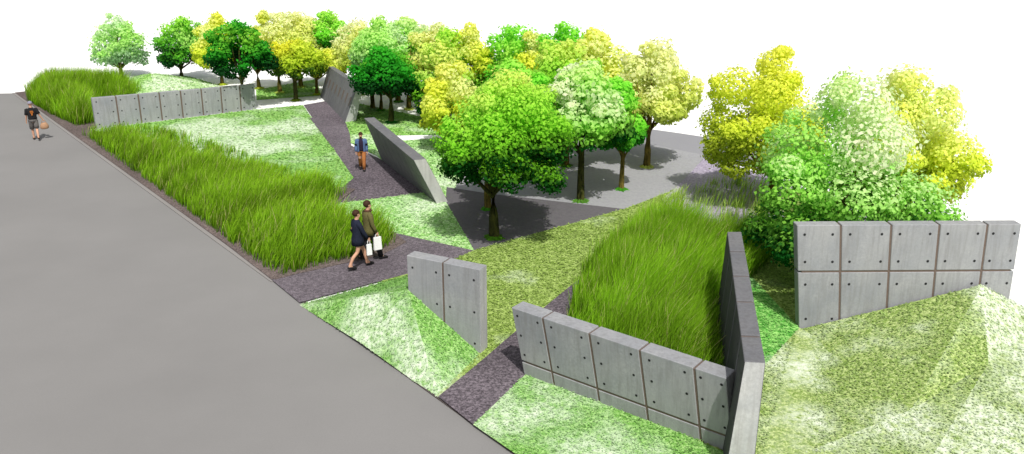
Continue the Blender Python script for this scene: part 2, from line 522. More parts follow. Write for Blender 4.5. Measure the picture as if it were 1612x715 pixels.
# mounds leaning against the walls
pk = on_wall(640, 456, d0, d1); pk = z_of(d0 - n * 0, pk[2])
dn = un(757, 562); dn2 = z_of(d1, 0)
P0, P1, P2 = un(471, 480), un(640, 434), un(690, 628)
pk2 = z_of(d0 + thick(d0, d1, .2), pk[2] * .98)
mound('lawn', [P0, P1, pk2, pk, P2, dn2 + [0, 0, .03], un(757, 572) + [0, 0, .02], un(725, 400) + [0, 0, .02], z_of((P0 + P2) / 2, .10)],
      [(0, 1, 2), (0, 2, 3), (0, 3, 8), (8, 3, 4), (4, 3, 5), (4, 5, 6)], L_near, [-.2, -.35, .15, .45, -.25, -.2])
pkF = on_wall(1545, 448, fb0, fb1); pkF = pkF - np.array([0, .03, 0])
K = un(1556, 572, .50)
RR = np.array([fb1[0] + .9, fb1[1] - .05, .28])
LL = un(1196, 742); BM_ = un(1420, 800, .0); BR = un(1760, 830)
mound('lawn', [fb0 + [-.05, -.03, .02], pkF, K, RR, LL, BM_ + [0, 0, .04], BR, un(1435, 645, .24), z_of(RR + [3.2, .2, 0], -.01), z_of(BR + [3.0, 1.5, 0], -.01), z_of(RR + [.3, .9, 0], -.01)],
      [(0, 1, 7), (1, 2, 7), (1, 3, 2), (0, 7, 4), (4, 7, 5), (5, 7, 2), (5, 2, 6), (6, 2, 3), (6, 3, 8), (6, 8, 9), (3, 10, 8), (1, 10, 3)], L_mound, [-.3, .1, 1.0, -.1, .35, .35, .7, .9, .8, .8, .5, .9])
pA = un(237, 116, 1.0)
mound('lawn', [pA, un(120, 165) + [0, 0, .03], un(250, 165) + [0, 0, .03], un(347, 136) + [0, 0, .03], un(300, 122) + [0, 0, .03], un(180, 127) + [0, 0, .03]],
      [(0, 1, 2), (0, 2, 3), (0, 3, 4), (0, 4, 5), (0, 5, 1)], L_far, [.3, .8, .2, .5, .6])

# ------------------------------------------------------------------ tall grass
M_blade = attr_mat('grass_blades', .3, .6)


def in_poly(P, poly):
    x, y = P[:, 0], P[:, 1]; r = np.zeros(len(P), bool); k = len(poly); j = k - 1
    for i in range(k):
        xi, yi = poly[i]; xj, yj = poly[j]
        c = ((yi > y) != (yj > y)) & (x < (xj - xi) * (y - yi) / (yj - yi + 1e-12) + xi)
        r ^= c; j = i
    return r


def edge_dist(P, poly):
    d = np.full(len(P), 1e9)
    for i in range(len(poly)):
        a, b = np.array(poly[i]), np.array(poly[(i + 1) % len(poly)])
        ab = b - a; t = np.clip(((P - a) @ ab) / (ab @ ab), 0, 1)
        d = np.minimum(d, np.linalg.norm(P - (a + t[:, None] * ab), axis=1))
    return d


def vnoise(P, s, seed):
    r = np.random.default_rng(seed)
    v = np.zeros(len(P))
    for k in range(5):
        a = r.uniform(0, 6.28); f = s * (1 + .7 * k); ph = r.uniform(0, 6.28)
        v += np.sin((P[:, 0] * math.cos(a) + P[:, 1] * math.sin(a)) * f + ph) / (1 + .4 * k)
    return v / 3


def grass(name, label, polypx, n, hmin, hmax, wid, fade=.5, tint=(1, 1, 1), thin=.25, wind=(.18, .05), palebase=0.0):
    poly = [tuple(un(*p)[:2]) for p in polypx]
    pa = np.array(poly); lo, hi = pa.min(0), pa.max(0)
    P = rng.uniform(lo, hi, (n * 4, 2))
    # tussocks
    nc = n // 45
    C_ = rng.uniform(lo, hi, (nc, 2)); idx = rng.integers(0, nc, len(P))
    Pt = C_[idx] + rng.normal(0, .12, P.shape)
    pick = rng.random(len(P)) < .6
    P = np.where(pick[:, None], Pt, P)
    P = P[in_poly(P, poly)]
    dist = edge_dist(P, poly)
    keep = rng.random(len(P)) < np.clip(thin + dist / fade, 0, 1) * np.clip(1.0 + .5 * vnoise(P, 1.1, 3), .3, 1)
    P, dist = P[keep][:n], dist[keep][:n]
    k = len(P)
    hgt = (hmin + (hmax - hmin) * rng.random(k) ** 2.0) * np.clip(.55 + .45 * dist / (fade + .2), .5, 1) * (1 + .18 * vnoise(P, 1.6, 5))
    ang = rng.uniform(0, 6.28, k)
    lean = np.stack([np.cos(ang), np.sin(ang)], 1) * rng.uniform(.05, .34, k)[:, None] * hgt[:, None] + np.array(wind) * hgt[:, None]
    base = np.concatenate([P, np.zeros((k, 1))], 1)
    a2 = rng.uniform(0, 6.28, k)
    side = np.stack([np.cos(a2), np.sin(a2), np.zeros(k)], 1) * (wid * rng.uniform(.6, 1.3, k))[:, None] * .5
    V = np.zeros((k, 8, 3)); Cc = np.zeros((k, 8, 3))
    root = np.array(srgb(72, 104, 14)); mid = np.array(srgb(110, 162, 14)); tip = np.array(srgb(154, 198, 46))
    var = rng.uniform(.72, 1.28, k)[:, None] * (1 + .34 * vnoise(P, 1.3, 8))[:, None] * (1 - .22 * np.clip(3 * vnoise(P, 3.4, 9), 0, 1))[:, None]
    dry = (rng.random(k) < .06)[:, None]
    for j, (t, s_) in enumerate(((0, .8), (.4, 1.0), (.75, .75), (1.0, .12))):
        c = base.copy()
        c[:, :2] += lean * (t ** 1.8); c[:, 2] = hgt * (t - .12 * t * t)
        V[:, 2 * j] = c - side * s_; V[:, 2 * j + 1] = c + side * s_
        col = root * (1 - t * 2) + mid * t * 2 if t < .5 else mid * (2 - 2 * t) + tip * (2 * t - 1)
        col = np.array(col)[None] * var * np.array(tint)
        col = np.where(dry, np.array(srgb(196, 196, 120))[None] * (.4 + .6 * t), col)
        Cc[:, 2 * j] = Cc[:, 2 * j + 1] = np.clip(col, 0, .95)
    fcs = np.array([[0, 1, 3, 2], [2, 3, 5, 4], [4, 5, 7, 6]])
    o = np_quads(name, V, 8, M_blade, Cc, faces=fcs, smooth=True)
    return tag(o, label, 'grass', kind='stuff')


grass('tall_grass', 'tall feathery green grass in the long bed between road and lawn',
      [(128, 214), (190, 222), (330, 268), (470, 300), (548, 306), (512, 334), (560, 356), (615, 371), (628, 384), (590, 402), (440, 438), (415, 425), (330, 362), (225, 284)],
      86000, .7, 1.5, .020, .8, thin=.10)
grass('tall_grass', 'tall feathery green grass at the far left beyond the gravel gap',
      [(40, 159), (72, 142), (160, 146), (226, 152), (200, 166), (149, 166), (152, 196), (120, 201), (80, 182)],
      36000, 1.0, 2.1, .028, .8, wind=(.1, .0), thin=.12)
grass('tall_grass', 'tall deep green grass in the bed behind the foreground wall',
      [(945, 410), (1005, 366), (1085, 380), (1140, 392), (1210, 378), (1238, 392), (1140, 480), (1132, 690), (905, 600), (885, 540), (900, 480), (915, 440)],
      92000, .8, 1.95, .017, 1.2, tint=(.84, .92, .8), thin=.12)
grass('tall_grass', 'sparse pale wispy grass over lavender gravel beside the plaza',
      [(930, 392), (985, 345), (1060, 312), (1140, 285), (1222, 300), (1240, 350), (1215, 372), (1080, 380), (1000, 385), (940, 430), (890, 470)],
      3400, .45, .9, .016, .3, tint=(2.0, 1.55, 7.5), thin=.35)
grass('tall_grass', 'loose thin grass on the gravel at the foot of the far low wall',
      [(150, 206), (230, 198), (330, 222), (430, 260), (520, 290), (330, 275), (200, 230)],
      5200, .35, .75, .026, .8, tint=(1.15, 1.1, 1.6), thin=.05)

CPAL = {'lawn_far': (150, 200, 98), 'lawn_mid': (150, 196, 104), 'lawn_bright': (172, 218, 134), 'lawn_near': (142, 192, 104),
        'lawn_olive': (158, 184, 96), 'lawn_mound': (156, 182, 108), 'lawn_green': (140, 204, 106)}


def cover(P3, N3, mname, label, fb):
    k = len(P3)
    if not k: return
    dist = np.linalg.norm(P3 - CAM, axis=1)
    s_ = (np.clip(.0023 * dist, .031, .10) * rng.uniform(.6, 1.35, k))[:, None]
    nn = N3 + rng.normal(0, .24, (k, 3)); nn /= np.linalg.norm(nn, axis=1)[:, None]
    uu = np.cross(nn, rng.normal(0, 1, (k, 3))); uu /= np.linalg.norm(uu, axis=1)[:, None]; vv = np.cross(nn, uu)
    c = P3 + N3 * (.012 + .03 * rng.random(k))[:, None]
    V = np.stack([c - uu * s_ * .6, c - vv * s_ * .42, c + uu * s_ * .6, c + vv * s_ * .42], 1)
    base = np.array(srgb(*CPAL[mname]))
    pick = rng.random(k)
    m = np.where(pick < .50, 1.0, np.where(pick < .84, .76, .52)) * rng.uniform(.85, 1.15, k)
    col = base[None] * m[:, None]
    o = np_quads('ground_cover', V, 4, attr_mat('leaves_' + mname, .25, .75, mname), np.repeat(np.clip(col, 0, .92)[:, None], 4, 1))
    pa_ = o.data.attributes.new('Pale', 'FLOAT', 'POINT')
    pa_.data.foreach_set('value', np.repeat(fb, 4).astype(np.float32))
    tag(o, label, 'ground cover', kind='stuff')


def cover_density(P2): 
    dd = np.sqrt((P2 ** 2).sum(1) + H * H)
    return .62 / np.clip(.0023 * dd, .031, .10) ** 2


flatP = {}
for i, (nm, mt, poly, z) in enumerate(POLY):
    if nm != 'lawn': continue
    pa = np.array(poly); lo, hi = pa.min(0), pa.max(0)
    lo[1] = max(lo[1], 12.0)
    A_ = (hi[0] - lo[0]) * (hi[1] - lo[1]); dmax = 640.0
    P2 = rng.uniform(lo, hi, (int(A_ * dmax), 2))
    P2 = P2[rng.random(len(P2)) < cover_density(P2) / dmax]
    P2 = P2[in_poly(P2, poly)]
    for (_, _, q, _) in POLY[i + 1:]: P2 = P2[~in_poly(P2, q)]
    for _, tr, _ in MOUNDS:
        for t in tr: P2 = P2[~in_poly(P2, [tuple(v[:2]) for v in t])]
    ang_ = np.abs(P2[:, 0]) / (P2[:, 1] * .66 + 3)
    P2 = P2[ang_ < 1.1]
    flatP.setdefault(mt.name, []).append(np.concatenate([P2, np.full((len(P2), 1), z)], 1))
biasP = {k: [np.zeros(len(a)) for a in v] for k, v in flatP.items()}
normP = {k: [np.tile([0., 0., 1.], (len(a), 1)) for a in v] for k, v in flatP.items()}
for mt, trs, pls in MOUNDS:
    for (a, b, c), pl in zip(trs, pls):
        nr = np.cross(b - a, c - a); ar = np.linalg.norm(nr) / 2; nr = nr / (2 * ar)
        if nr[2] < 0: nr = -nr
        k = int(ar * cover_density(((a + b + c) / 3)[None, :2])[0])
        u_, v_ = rng.random(k), rng.random(k); f_ = u_ + v_ > 1; u_[f_] = 1 - u_[f_]; v_[f_] = 1 - v_[f_]
        flatP.setdefault(mt.name, []).append(a + u_[:, None] * (b - a) + v_[:, None] * (c - a))
        normP.setdefault(mt.name, []).append(np.tile(nr, (k, 1)))
        biasP.setdefault(mt.name, []).append(np.full(k, pl))
CLAB = {'lawn_far': 'light green leafy ground cover on the far lawns behind the low wall', 'lawn_mid': 'pale green leafy ground cover on the big lawn behind the long grass bed',
        'lawn_bright': 'bright speckled ground cover on the triangles either side of the overhanging wall', 'lawn_near': 'pale drifting ground cover along the near road edge',
        'lawn_olive': 'olive green ground cover between the short wall and the right tall grass', 'lawn_mound': 'pale olive ground cover on the big right mound',
        'lawn_green': 'fresh green ground cover at the foot of the dark fin wall'}
for k in flatP: cover(np.concatenate(flatP[k]), np.concatenate(normP[k]), k, CLAB[k], np.concatenate(biasP[k]))

# ------------------------------------------------------------------ trees
M_leaf = attr_mat('tree_leaves', .5, .75)
mb = Mat('bark', .9, .1)
_n = mb.noise(9, 4, .7, None, .35, .65, stretch=(1, 1, .3))
M_bark = mb.out(mb.mix(srgb(52, 50, 22), srgb(122, 108, 48), _n), _n, .6, .03)
mb = Mat('dark_bark', .9, .1)
_n = mb.noise(9, 4, .7, None, .35, .65, stretch=(1, 1, .3))
M_bark_dark = mb.out(mb.mix(srgb(30, 34, 18), srgb(74, 76, 34), _n), _n, .6, .03)

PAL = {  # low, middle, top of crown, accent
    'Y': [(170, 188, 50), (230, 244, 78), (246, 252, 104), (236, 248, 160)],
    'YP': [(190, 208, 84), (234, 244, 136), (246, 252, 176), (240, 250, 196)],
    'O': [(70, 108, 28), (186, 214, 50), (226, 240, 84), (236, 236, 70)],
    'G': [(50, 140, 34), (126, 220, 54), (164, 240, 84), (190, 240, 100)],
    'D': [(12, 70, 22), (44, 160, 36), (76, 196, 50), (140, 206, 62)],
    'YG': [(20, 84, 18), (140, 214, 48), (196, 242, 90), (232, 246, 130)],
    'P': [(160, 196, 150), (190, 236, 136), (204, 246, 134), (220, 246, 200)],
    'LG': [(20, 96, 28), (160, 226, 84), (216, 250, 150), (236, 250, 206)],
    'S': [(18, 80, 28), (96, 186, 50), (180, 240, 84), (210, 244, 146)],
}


def tube(bm, pts, rad, seg=7):
    rings = []
    for i, p in enumerate(pts):
        d = Vector(pts[min(i + 1, len(pts) - 1)]) - Vector(pts[max(i - 1, 0)])
        q = d.to_track_quat('Z', 'Y')
        rings.append([bm.verts.new(Vector(p) + q @ Vector((math.cos(a) * rad[i], math.sin(a) * rad[i], 0))) for a in [2 * math.pi * k / seg for k in range(seg)]])
    for a, b in zip(rings, rings[1:]):
        for k in range(seg):
            f = bm.faces.new([a[k], a[(k + 1) % seg], b[(k + 1) % seg], b[k]]); f.smooth = True
    bm.faces.new(rings[-1])


def tree(label, bx, by, x0, x1, y0, y1, pal, dark=False, n=4200, leaf=.17, off=0.0):
    base = un(bx, by)
    Y = base[1]
    cx = at_depth((x0 + x1) / 2, (y0 + y1) / 2, Y)
    W = (at_depth(x1, (y0 + y1) / 2, Y)[0] - at_depth(x0, (y0 + y1) / 2, Y)[0]) / 2
    zt, zb = at_depth(bx, y0, Y)[2], at_depth(bx, y1, Y)[2]
    # the crown is as deep as wide, so its far and near flanks pull the outline; tuck it in a little
    root = empty('tree', base)
    tag(root, label, 'tree', 'young broadleaf trees of the grove')
    cxl = cx[0] - base[0]
    zb += .2 * W
    W *= 1.15
    Hc = zt - zb
    # a few big boughs, each carrying smaller leafy sprays
    maj = []
    k4 = 4 if W < 1.9 else 5
    ph = rng.uniform(0, 6.28)
    for t, cnt, rr, rm in ((.84, 1, .10, .30), (.64, 3, .34, .34), (.40, k4, .60, .36), (.19, k4 + 1, .62, .27)):
        ph += rng.uniform(.4, 1.2)
        for i in range(cnt):
            a = ph + 6.283 * i / cnt + rng.uniform(-.35, .35)
            q = W * rr * rng.uniform(.78, 1.16); r = W * rm * rng.uniform(.82, 1.16)
            z = zb + np.clip(Hc * (t + rng.uniform(-.05, .05)), .72 * r, Hc - .80 * r)
            maj.append((cxl + q * math.cos(a), q * math.sin(a), z, r))
    cl = [(*m_, rng.random()) for m_ in maj]
    nm_ = 44 if W > 1.9 else 30
    for i in range(nm_):
        m_ = maj[rng.integers(len(maj))]; e = rng.normal(0, 1, 3); e[2] += .35; e /= np.linalg.norm(e)
        r = W * rng.uniform(.10, .20)
        p_ = np.array(m_[:3]) + e * m_[3] * np.array([.95, .95, .80])
        p_[2] = np.clip(p_[2], zb + .5 * r, zt - .7 * r)
        p_[0] = np.clip(p_[0], cxl - W + .8 * r, cxl + W - .8 * r)
        cl.append((*p_, r, rng.random()))
    cl = np.array(cl); nc = len(cl)
    wgt = cl[:, 3] ** 1.9; idx = rng.choice(nc, n, p=wgt / wgt.sum())
    d = rng.normal(0, 1, (n, 3)); d /= np.linalg.norm(d, axis=1)[:, None]
    rad = cl[idx, 3] * np.where(rng.random(n) < .10, rng.uniform(.95, 1.30, n), .35 + .66 * rng.random(n) ** .5)
    pos = cl[idx, :3] + d * rad[:, None] * np.array([1, 1, .80])
    nrm = d + rng.normal(0, .5, (n, 3)) + np.array([0, -.12, .4]); nrm /= np.linalg.norm(nrm, axis=1)[:, None]
    rv = rng.normal(0, 1, (n, 3)); u = np.cross(nrm, rv); u /= np.linalg.norm(u, axis=1)[:, None]
    v = np.cross(nrm, u)
    sz = leaf * rng.uniform(.6, 1.35, n)[:, None]
    V = np.stack([pos - u * sz * .62, pos - v * sz * .42 + nrm * sz * .1, pos + u * sz * .62, pos + v * sz * .42 + nrm * sz * .1], 1)
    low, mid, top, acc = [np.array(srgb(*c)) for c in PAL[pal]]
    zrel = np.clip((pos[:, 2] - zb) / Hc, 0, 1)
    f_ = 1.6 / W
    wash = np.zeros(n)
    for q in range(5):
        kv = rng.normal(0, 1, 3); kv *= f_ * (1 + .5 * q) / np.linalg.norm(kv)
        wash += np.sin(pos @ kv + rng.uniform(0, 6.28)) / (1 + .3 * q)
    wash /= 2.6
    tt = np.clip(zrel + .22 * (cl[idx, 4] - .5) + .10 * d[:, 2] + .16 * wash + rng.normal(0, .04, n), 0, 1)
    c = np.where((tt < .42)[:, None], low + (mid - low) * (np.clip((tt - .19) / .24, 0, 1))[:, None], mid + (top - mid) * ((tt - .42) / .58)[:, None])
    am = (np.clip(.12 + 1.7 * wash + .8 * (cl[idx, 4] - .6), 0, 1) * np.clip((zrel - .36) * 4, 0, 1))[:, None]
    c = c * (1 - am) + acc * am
    c = c * rng.uniform(.88, 1.14, n)[:, None]
    c = np.clip(c, 0, .92)
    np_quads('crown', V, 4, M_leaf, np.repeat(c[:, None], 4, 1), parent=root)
    # trunk with limbs reaching into the crown
    bm = bmesh.new()
    tr = np.clip(.05 * W + .035, .08, .16)
    fork = max(.75, zb * .92)
    jx = rng.uniform(-.05, .05)
    tube(bm, [(0, 0, -.05), (0, 0, .06), (jx * .5, 0, fork * .5), (jx, .02, fork), (cxl * .3 + jx, .0, fork + Hc * .3), (cxl * .7, 0, fork + Hc * .62)],
         [tr * 1.6, tr * 1.15, tr * .95, tr * .88, tr * .55, tr * .2])
    for i in range(7):
        a = i * .9 + rng.uniform(-.3, .3); q = rng.uniform(.35, .62) * W
        h0 = fork * rng.uniform(.82, 1.0) if i < 5 else fork + Hc * .2
        ex, ey, ez = cxl * .6 + q * math.cos(a), q * math.sin(a), zb + Hc * rng.uniform(.18, .5)
        tube(bm, [(jx, 0, h0), (jx + (ex - jx) * .45, ey * .4, h0 + (ez - h0) * .35), (ex, ey, ez), (ex * 1.1, ey * 1.1, ez + Hc * .15)],
             [tr * .5, tr * .36, tr * .2, tr * .07], 6)
    me = bpy.data.meshes.new('trunk'); bm.to_mesh(me); bm.free(); me.materials.append(M_bark_dark if dark else M_bark)
    o = bpy.data.objects.new('trunk', me); COL.objects.link(o); o.parent = root
    # leafy tuft round the foot
    k = 22
    q = tr * 1.5 + rng.uniform(.02, .10, k) + .16 * rng.random(k) * (np.arange(k) % 2)
    fv = [(0, 0, .16)] + [(tr * 1.2 * math.cos(a), tr * 1.2 * math.sin(a), .09 + .05 * rng.random()) for a in np.linspace(0, 2 * math.pi, k, endpoint=False)]
    fv += [(q[i] * math.cos(a), q[i] * math.sin(a), .035) for i, a in enumerate(np.linspace(0, 2 * math.pi, k, endpoint=False))]
    ff = [[0, 1 + i, 1 + (i + 1) % k] for i in range(k)] + [[1 + i, 1 + k + i, 1 + k + (i + 1) % k, 1 + (i + 1) % k] for i in range(k)]
    o = mesh_obj('foot_tuft', fv, ff, M_leaf, root)
    at = o.data.attributes.new('Col', 'FLOAT_COLOR', 'POINT')
    cc = (low * .6 + mid * .4)[None] * rng.uniform(.5, 1.2, len(fv))[:, None]
    at.data.foreach_set('color', np.concatenate([cc, np.ones((len(fv), 1))], 1).astype(np.float32).ravel())
    return root


TREES = [
    ('pale green tree standing alone farthest left behind the far mound', 192, 124, 143, 233, 18, 116, 'P', 1),
    ('light green tree with dark lower branches, second from the left', 287, 127, 240, 328, 18, 114, 'S', 1),
    ('dark green tree standing in front of the right end of the low concrete wall', 385, 172, 328, 428, 25, 128, 'D', 1),
    ('yellow tree just left behind the dark green tree at the low wall', 350, 134, 302, 378, 18, 120, 'Y', 0),
    ('bright yellow tree just right behind the dark green tree at the low wall', 408, 140, 376, 450, 16, 118, 'Y', 0),
    ('pale yellow tree on the small far lawn behind the olive tree', 441, 147, 402, 488, 20, 122, 'YP', 0),
    ('olive yellow tree with dark forked trunk at the edge of the white paving', 466, 159, 424, 513, 62, 128, 'O', 1),
    ('low yellow tree beside the left end of the leaning dark wall', 499, 150, 484, 546, 74, 128, 'Y', 0),
    ('pale yellow tree behind the leaning dark wall', 530, 136, 462, 556, 24, 112, 'YP', 0),
    ('cream yellow tree right of the leaning dark wall', 566, 150, 522, 616, 28, 118, 'YP', 0),
    ('dark green tree with single straight trunk on the lawn above the overhanging wall', 616, 194, 553, 662, 72, 156, 'D', 1),
    ('mint green tree whose slim trunk stands left behind the dark green lawn tree', 587, 173, 548, 650, 26, 126, 'P', 0),
    ('mid green low tree tucked against the dark green lawn tree', 600, 175, 556, 624, 78, 152, 'G', 0),
    ('soft pale green tree on the white strip behind the dark green lawn tree', 627, 161, 584, 696, 22, 120, 'LG', 0),
    ('pale yellow tree whose trunk stands right behind the dark green lawn tree', 644, 173, 634, 735, 28, 145, 'YP', 0),
    ('biggest green tree in the middle, its dark trunk on the painted shadow triangle', 778, 376, 682, 902, 108, 310, 'YG', 1),
    ('green tree hidden directly behind the biggest middle tree', 768, 331, 735, 868, 82, 262, 'G', 0),
    ('pale topped green tree with dark trunk in the middle of the plaza', 914, 318, 838, 992, 98, 246, 'LG', 1),
    ('mid green tree with ochre trunk between the plaza tree and the pale yellow tree', 978, 300, 925, 1015, 118, 245, 'G', 0),
    ('pale yellow tree at the right end of the grove on the plaza', 1018, 264, 952, 1100, 55, 214, 'YP', 0),
    ('yellow tree over the lavender gravel, first right of the gap in the grove', 1215, 322, 1104, 1296, 70, 296, 'Y', 0),
    ('large pale green tree with dark skirt behind the left end of the right wall', 1312, 432, 1184, 1490, 116, 428, 'LG', 1),
    ('yellow tree rising behind the middle of the tall right wall', 1420, 392, 1322, 1528, 86, 350, 'Y', 0),
    ('yellow green tree at the left flank of the biggest middle tree', 706, 192, 640, 758, 44, 190, 'YG', 0),
    ('bright yellow tree at the top of the grove between two greener crowns', 745, 188, 690, 790, 30, 165, 'Y', 0),
    ('fresh green tree at the top of the grove right of the bright yellow tree', 806, 194, 752, 868, 32, 165, 'G', 0),
    ('small yellow tree in the back row between two green crowns', 838, 200, 796, 890, 50, 170, 'Y', 0),
    ('deep green tree in the back row above the plaza', 886, 205, 836, 945, 34, 150, 'G', 0),
    ('yellow tree in the back row above the plaza tree', 940, 216, 872, 1000, 46, 175, 'Y', 0),
    ('slender pale yellow tree in the far row left of the leaning wall', 474, 138, 430, 522, 18, 100, 'YP', 0),
    ('pale green tree in the far row right of the leaning wall', 650, 158, 592, 682, 25, 112, 'LG', 0),
    ('yellow green tree in the centre of the grove over the plaza', 890, 262, 815, 968, 62, 215, 'YG', 0),
    ('low yellow tree hanging over the edge of the plaza left of the biggest tree', 722, 236, 654, 768, 92, 228, 'Y', 0),
    ('small green treetop in the far row above the leaning wall', 520, 137, 488, 558, 16, 92, 'G', 0),
]
for i, (lab, bx, by, x0, x1, y0, y1, pal, dk) in enumerate(TREES):
    wpx = x1 - x0
    big = wpx > 170
    tree(lab, bx, by, x0, x1, y0, y1, pal, bool(dk), n=31000 if big else (12500 if wpx > 120 else 7500), leaf=.098 if big else .145)

# ------------------------------------------------------------------ people
M_skin = plain('skin', srgb(206, 158, 132), .6)
M_hair = cloth('hair_brown', srgb(62, 42, 30), .7)
M_black = cloth('black_cloth', srgb(36, 36, 38))
M_navy = cloth('navy_cloth', srgb(34, 38, 54))
M_olive = cloth('olive_cloth', srgb(98, 94, 58))
M_denim = cloth('denim', srgb(86, 108, 146))
M_orange = cloth('orange_cloth', srgb(168, 108, 64))
M_plum = cloth('dark_plum_cloth', srgb(46, 36, 54))
M_grey = cloth('grey_shorts', srgb(112, 108, 106))
M_cap = cloth('grey_cap', srgb(134, 134, 150))
M_shoe = plain('shoe', srgb(30, 28, 30), .5)
M_tan = cloth('tan_bag', srgb(170, 134, 106))
M_white = plain('white_bag', srgb(236, 236, 236), .6)
M_print = cloth('orange_print', srgb(196, 120, 56), .8)
M_eye = plain('eye', srgb(24, 20, 18), .3)
M_lip = plain('lip', srgb(150, 84, 78), .5)


def skin_mesh(name, verts, edges, mat, parent, sub=1):
    me = bpy.data.meshes.new(name); me.from_pydata([v[:3] for v in verts], edges, []); me.update()
    o = bpy.data.objects.new(name, me); COL.objects.link(o)
    o.modifiers.new('Skin', 'SKIN')
    sub_ = o.modifiers.new('Sub', 'SUBSURF'); sub_.levels = sub; sub_.render_levels = sub
    for i, sv in enumerate(me.skin_vertices[0].data):
        r = verts[i][3]; sv.radius = (r, r) if not isinstance(r, tuple) else r
        sv.use_root = (i == 0)
    dg = bpy.context.evaluated_depsgraph_get()
    nm = bpy.data.meshes.new_from_object(o.evaluated_get(dg))
    nm.name = name
    o.modifiers.clear(); o.data = nm
    nm.materials.clear(); nm.materials.append(mat)
    nm.polygons.foreach_set('use_smooth', [True] * len(nm.polygons))
    bpy.data.meshes.remove(me)
    o.parent = parent
    return o


def loft(bm, rings, seg=14, cap=True):
    """rings: (center, rx, ry) horizontal ellipses"""
    R = []
    for c, rx, ry in rings:
        R.append([bm.verts.new((c[0] + rx * math.cos(2 * math.pi * k / seg), c[1] + ry * math.sin(2 * math.pi * k / seg), c[2])) for k in range(seg)])
    for a, b in zip(R, R[1:]):
        for k in range(seg):
            f = bm.faces.new([a[k], a[(k + 1) % seg], b[(k + 1) % seg], b[k]]); f.smooth = True
    if cap: bm.faces.new(R[-1]); bm.faces.new(R[0][::-1])


def bm_obj(name, bm, mat, parent, label=None):
    bmesh.ops.recalc_face_normals(bm, faces=bm.faces[:])
    me = bpy.data.meshes.new(name); bm.to_mesh(me); bm.free(); me.materials.append(mat)
    o = bpy.data.objects.new(name, me); COL.objects.link(o); o.parent = parent
    if label: o['label'] = label
    return o


def ball(bm, c, r, s=(1, 1, 1), seg=12):
    g = bmesh.ops.create_uvsphere(bm, u_segments=seg, v_segments=8, radius=r)
    for v in g['verts']: v.co = Vector((v.co.x * s[0] + c[0], v.co.y * s[1] + c[1], v.co.z * s[2] + c[2]))
    for f in bm.faces: f.smooth = True


def person(label, loc, rz, stride, arms, scale=1.0):
    """faces +Y locally; stride = (left foot forward offset, right foot); arms = per-side (elbow, wrist) offsets from the shoulder"""
    root = empty('person', loc, rz); root.scale = (scale,) * 3
    tag(root, label, 'person')
    J = {}
    V = [(0, 0, .95, .125), (0, .01, 1.12, .115), (0, .01, 1.30, .14), (0, 0, 1.44, .085), (0, .01, 1.52, .052), (0, .03, 1.60, .078), (0, .025, 1.68, .086), (0, .02, 1.735, .05),
         (0, .125, 1.625, .016)]
    Ed = [(0, 1), (1, 2), (2, 3), (3, 4), (4, 5), (5, 6), (6, 7), (5, 8)]
    for s in (-1, 1):
        k = len(V); V += [(s * .088, .02, 1.63, .018)]; Ed += [(6, k)]
    for si, s in enumerate((-1, 1)):
        st = stride[si]
        hip = Vector((s * .095, 0, .88)); ank = Vector((s * .085, st, .09 + (.07 if st < -.15 else 0)))
        knee = (hip + ank) / 2 + Vector((0, .06 if st > -.05 else .10, .02))
        toe = ank + Vector((s * .015, .15, -.05 if st > -.15 else -.085))
        heel = ank + Vector((0, -.04, -.045))
        k = len(V); V += [(*hip, .095), (*((hip + knee) / 2), .08), (*knee, .058), (*((knee + ank) / 2 + Vector((0, -.02, .05))), .056), (*ank, .038), (*toe, .034), (*heel, .036)]
        Ed += [(0, k), (k, k + 1), (k + 1, k + 2), (k + 2, k + 3), (k + 3, k + 4), (k + 4, k + 5), (k + 4, k + 6)]
        J['leg', s] = (hip, knee, ank, toe, heel)
        shd = Vector((s * .18, 0, 1.40)); el = shd + Vector(arms[si][0]); wr = shd + Vector(arms[si][1])
        k = len(V); V += [(*shd, .062), (*el, .044), (*wr, .028)]
        Ed += [(2, k), (k, k + 1), (k + 1, k + 2)]
        dr = (wr - el).normalized(); palm = wr + dr * .06
        pk_ = len(V); V.append((*palm, .030)); Ed.append((k + 2, pk_))
        fw = Vector((0, 1, 0)) - dr * dr.y; fw.normalize(); inw = Vector((-s, 0, 0))
        for fi, (of, ln) in enumerate(((-.03, .065), (-.010, .08), (.010, .085), (.030, .075))):
            q = len(V)
            p1 = palm + fw * of + dr * (.03 + ln * .5); p2 = palm + fw * of + dr * (.02 + ln * .85) + inw * .03
            V += [(*p1, .0095), (*p2, .008)]; Ed += [(pk_, q), (q, q + 1)]
        q = len(V)
        V += [(*(wr + dr * .03 + fw * .04), .011), (*(wr + dr * .08 + fw * .058 + inw * .015), .009)]; Ed += [(pk_, q), (q, q + 1)]
        J['arm', s] = (shd, el, wr, palm)
    skin_mesh('body', V, Ed, M_skin, root)
    for s in (-1, 1):
        bm = bmesh.new(); ball(bm, (s * .034, .108, 1.655), .011); bm_obj('eye', bm, M_eye, root)
    bm = bmesh.new(); ball(bm, (0, .108, 1.578), .02, (1, .4, .35)); bm_obj('mouth', bm, M_lip, root)
    return root, J


def hair(root, mat, long=False, name='hair'):
    bm = bmesh.new(); ball(bm, (0, .0, 1.685), .105, (.96, 1.08, 1.0), 16)
    for v in list(bm.verts):
        if v.co.z < 1.665 and v.co.y > .035: bm.verts.remove(v)
    if long: ball(bm, (0, -.055, 1.58), .085, (1, .75, 1.35))
    bm_obj(name, bm, mat, root)


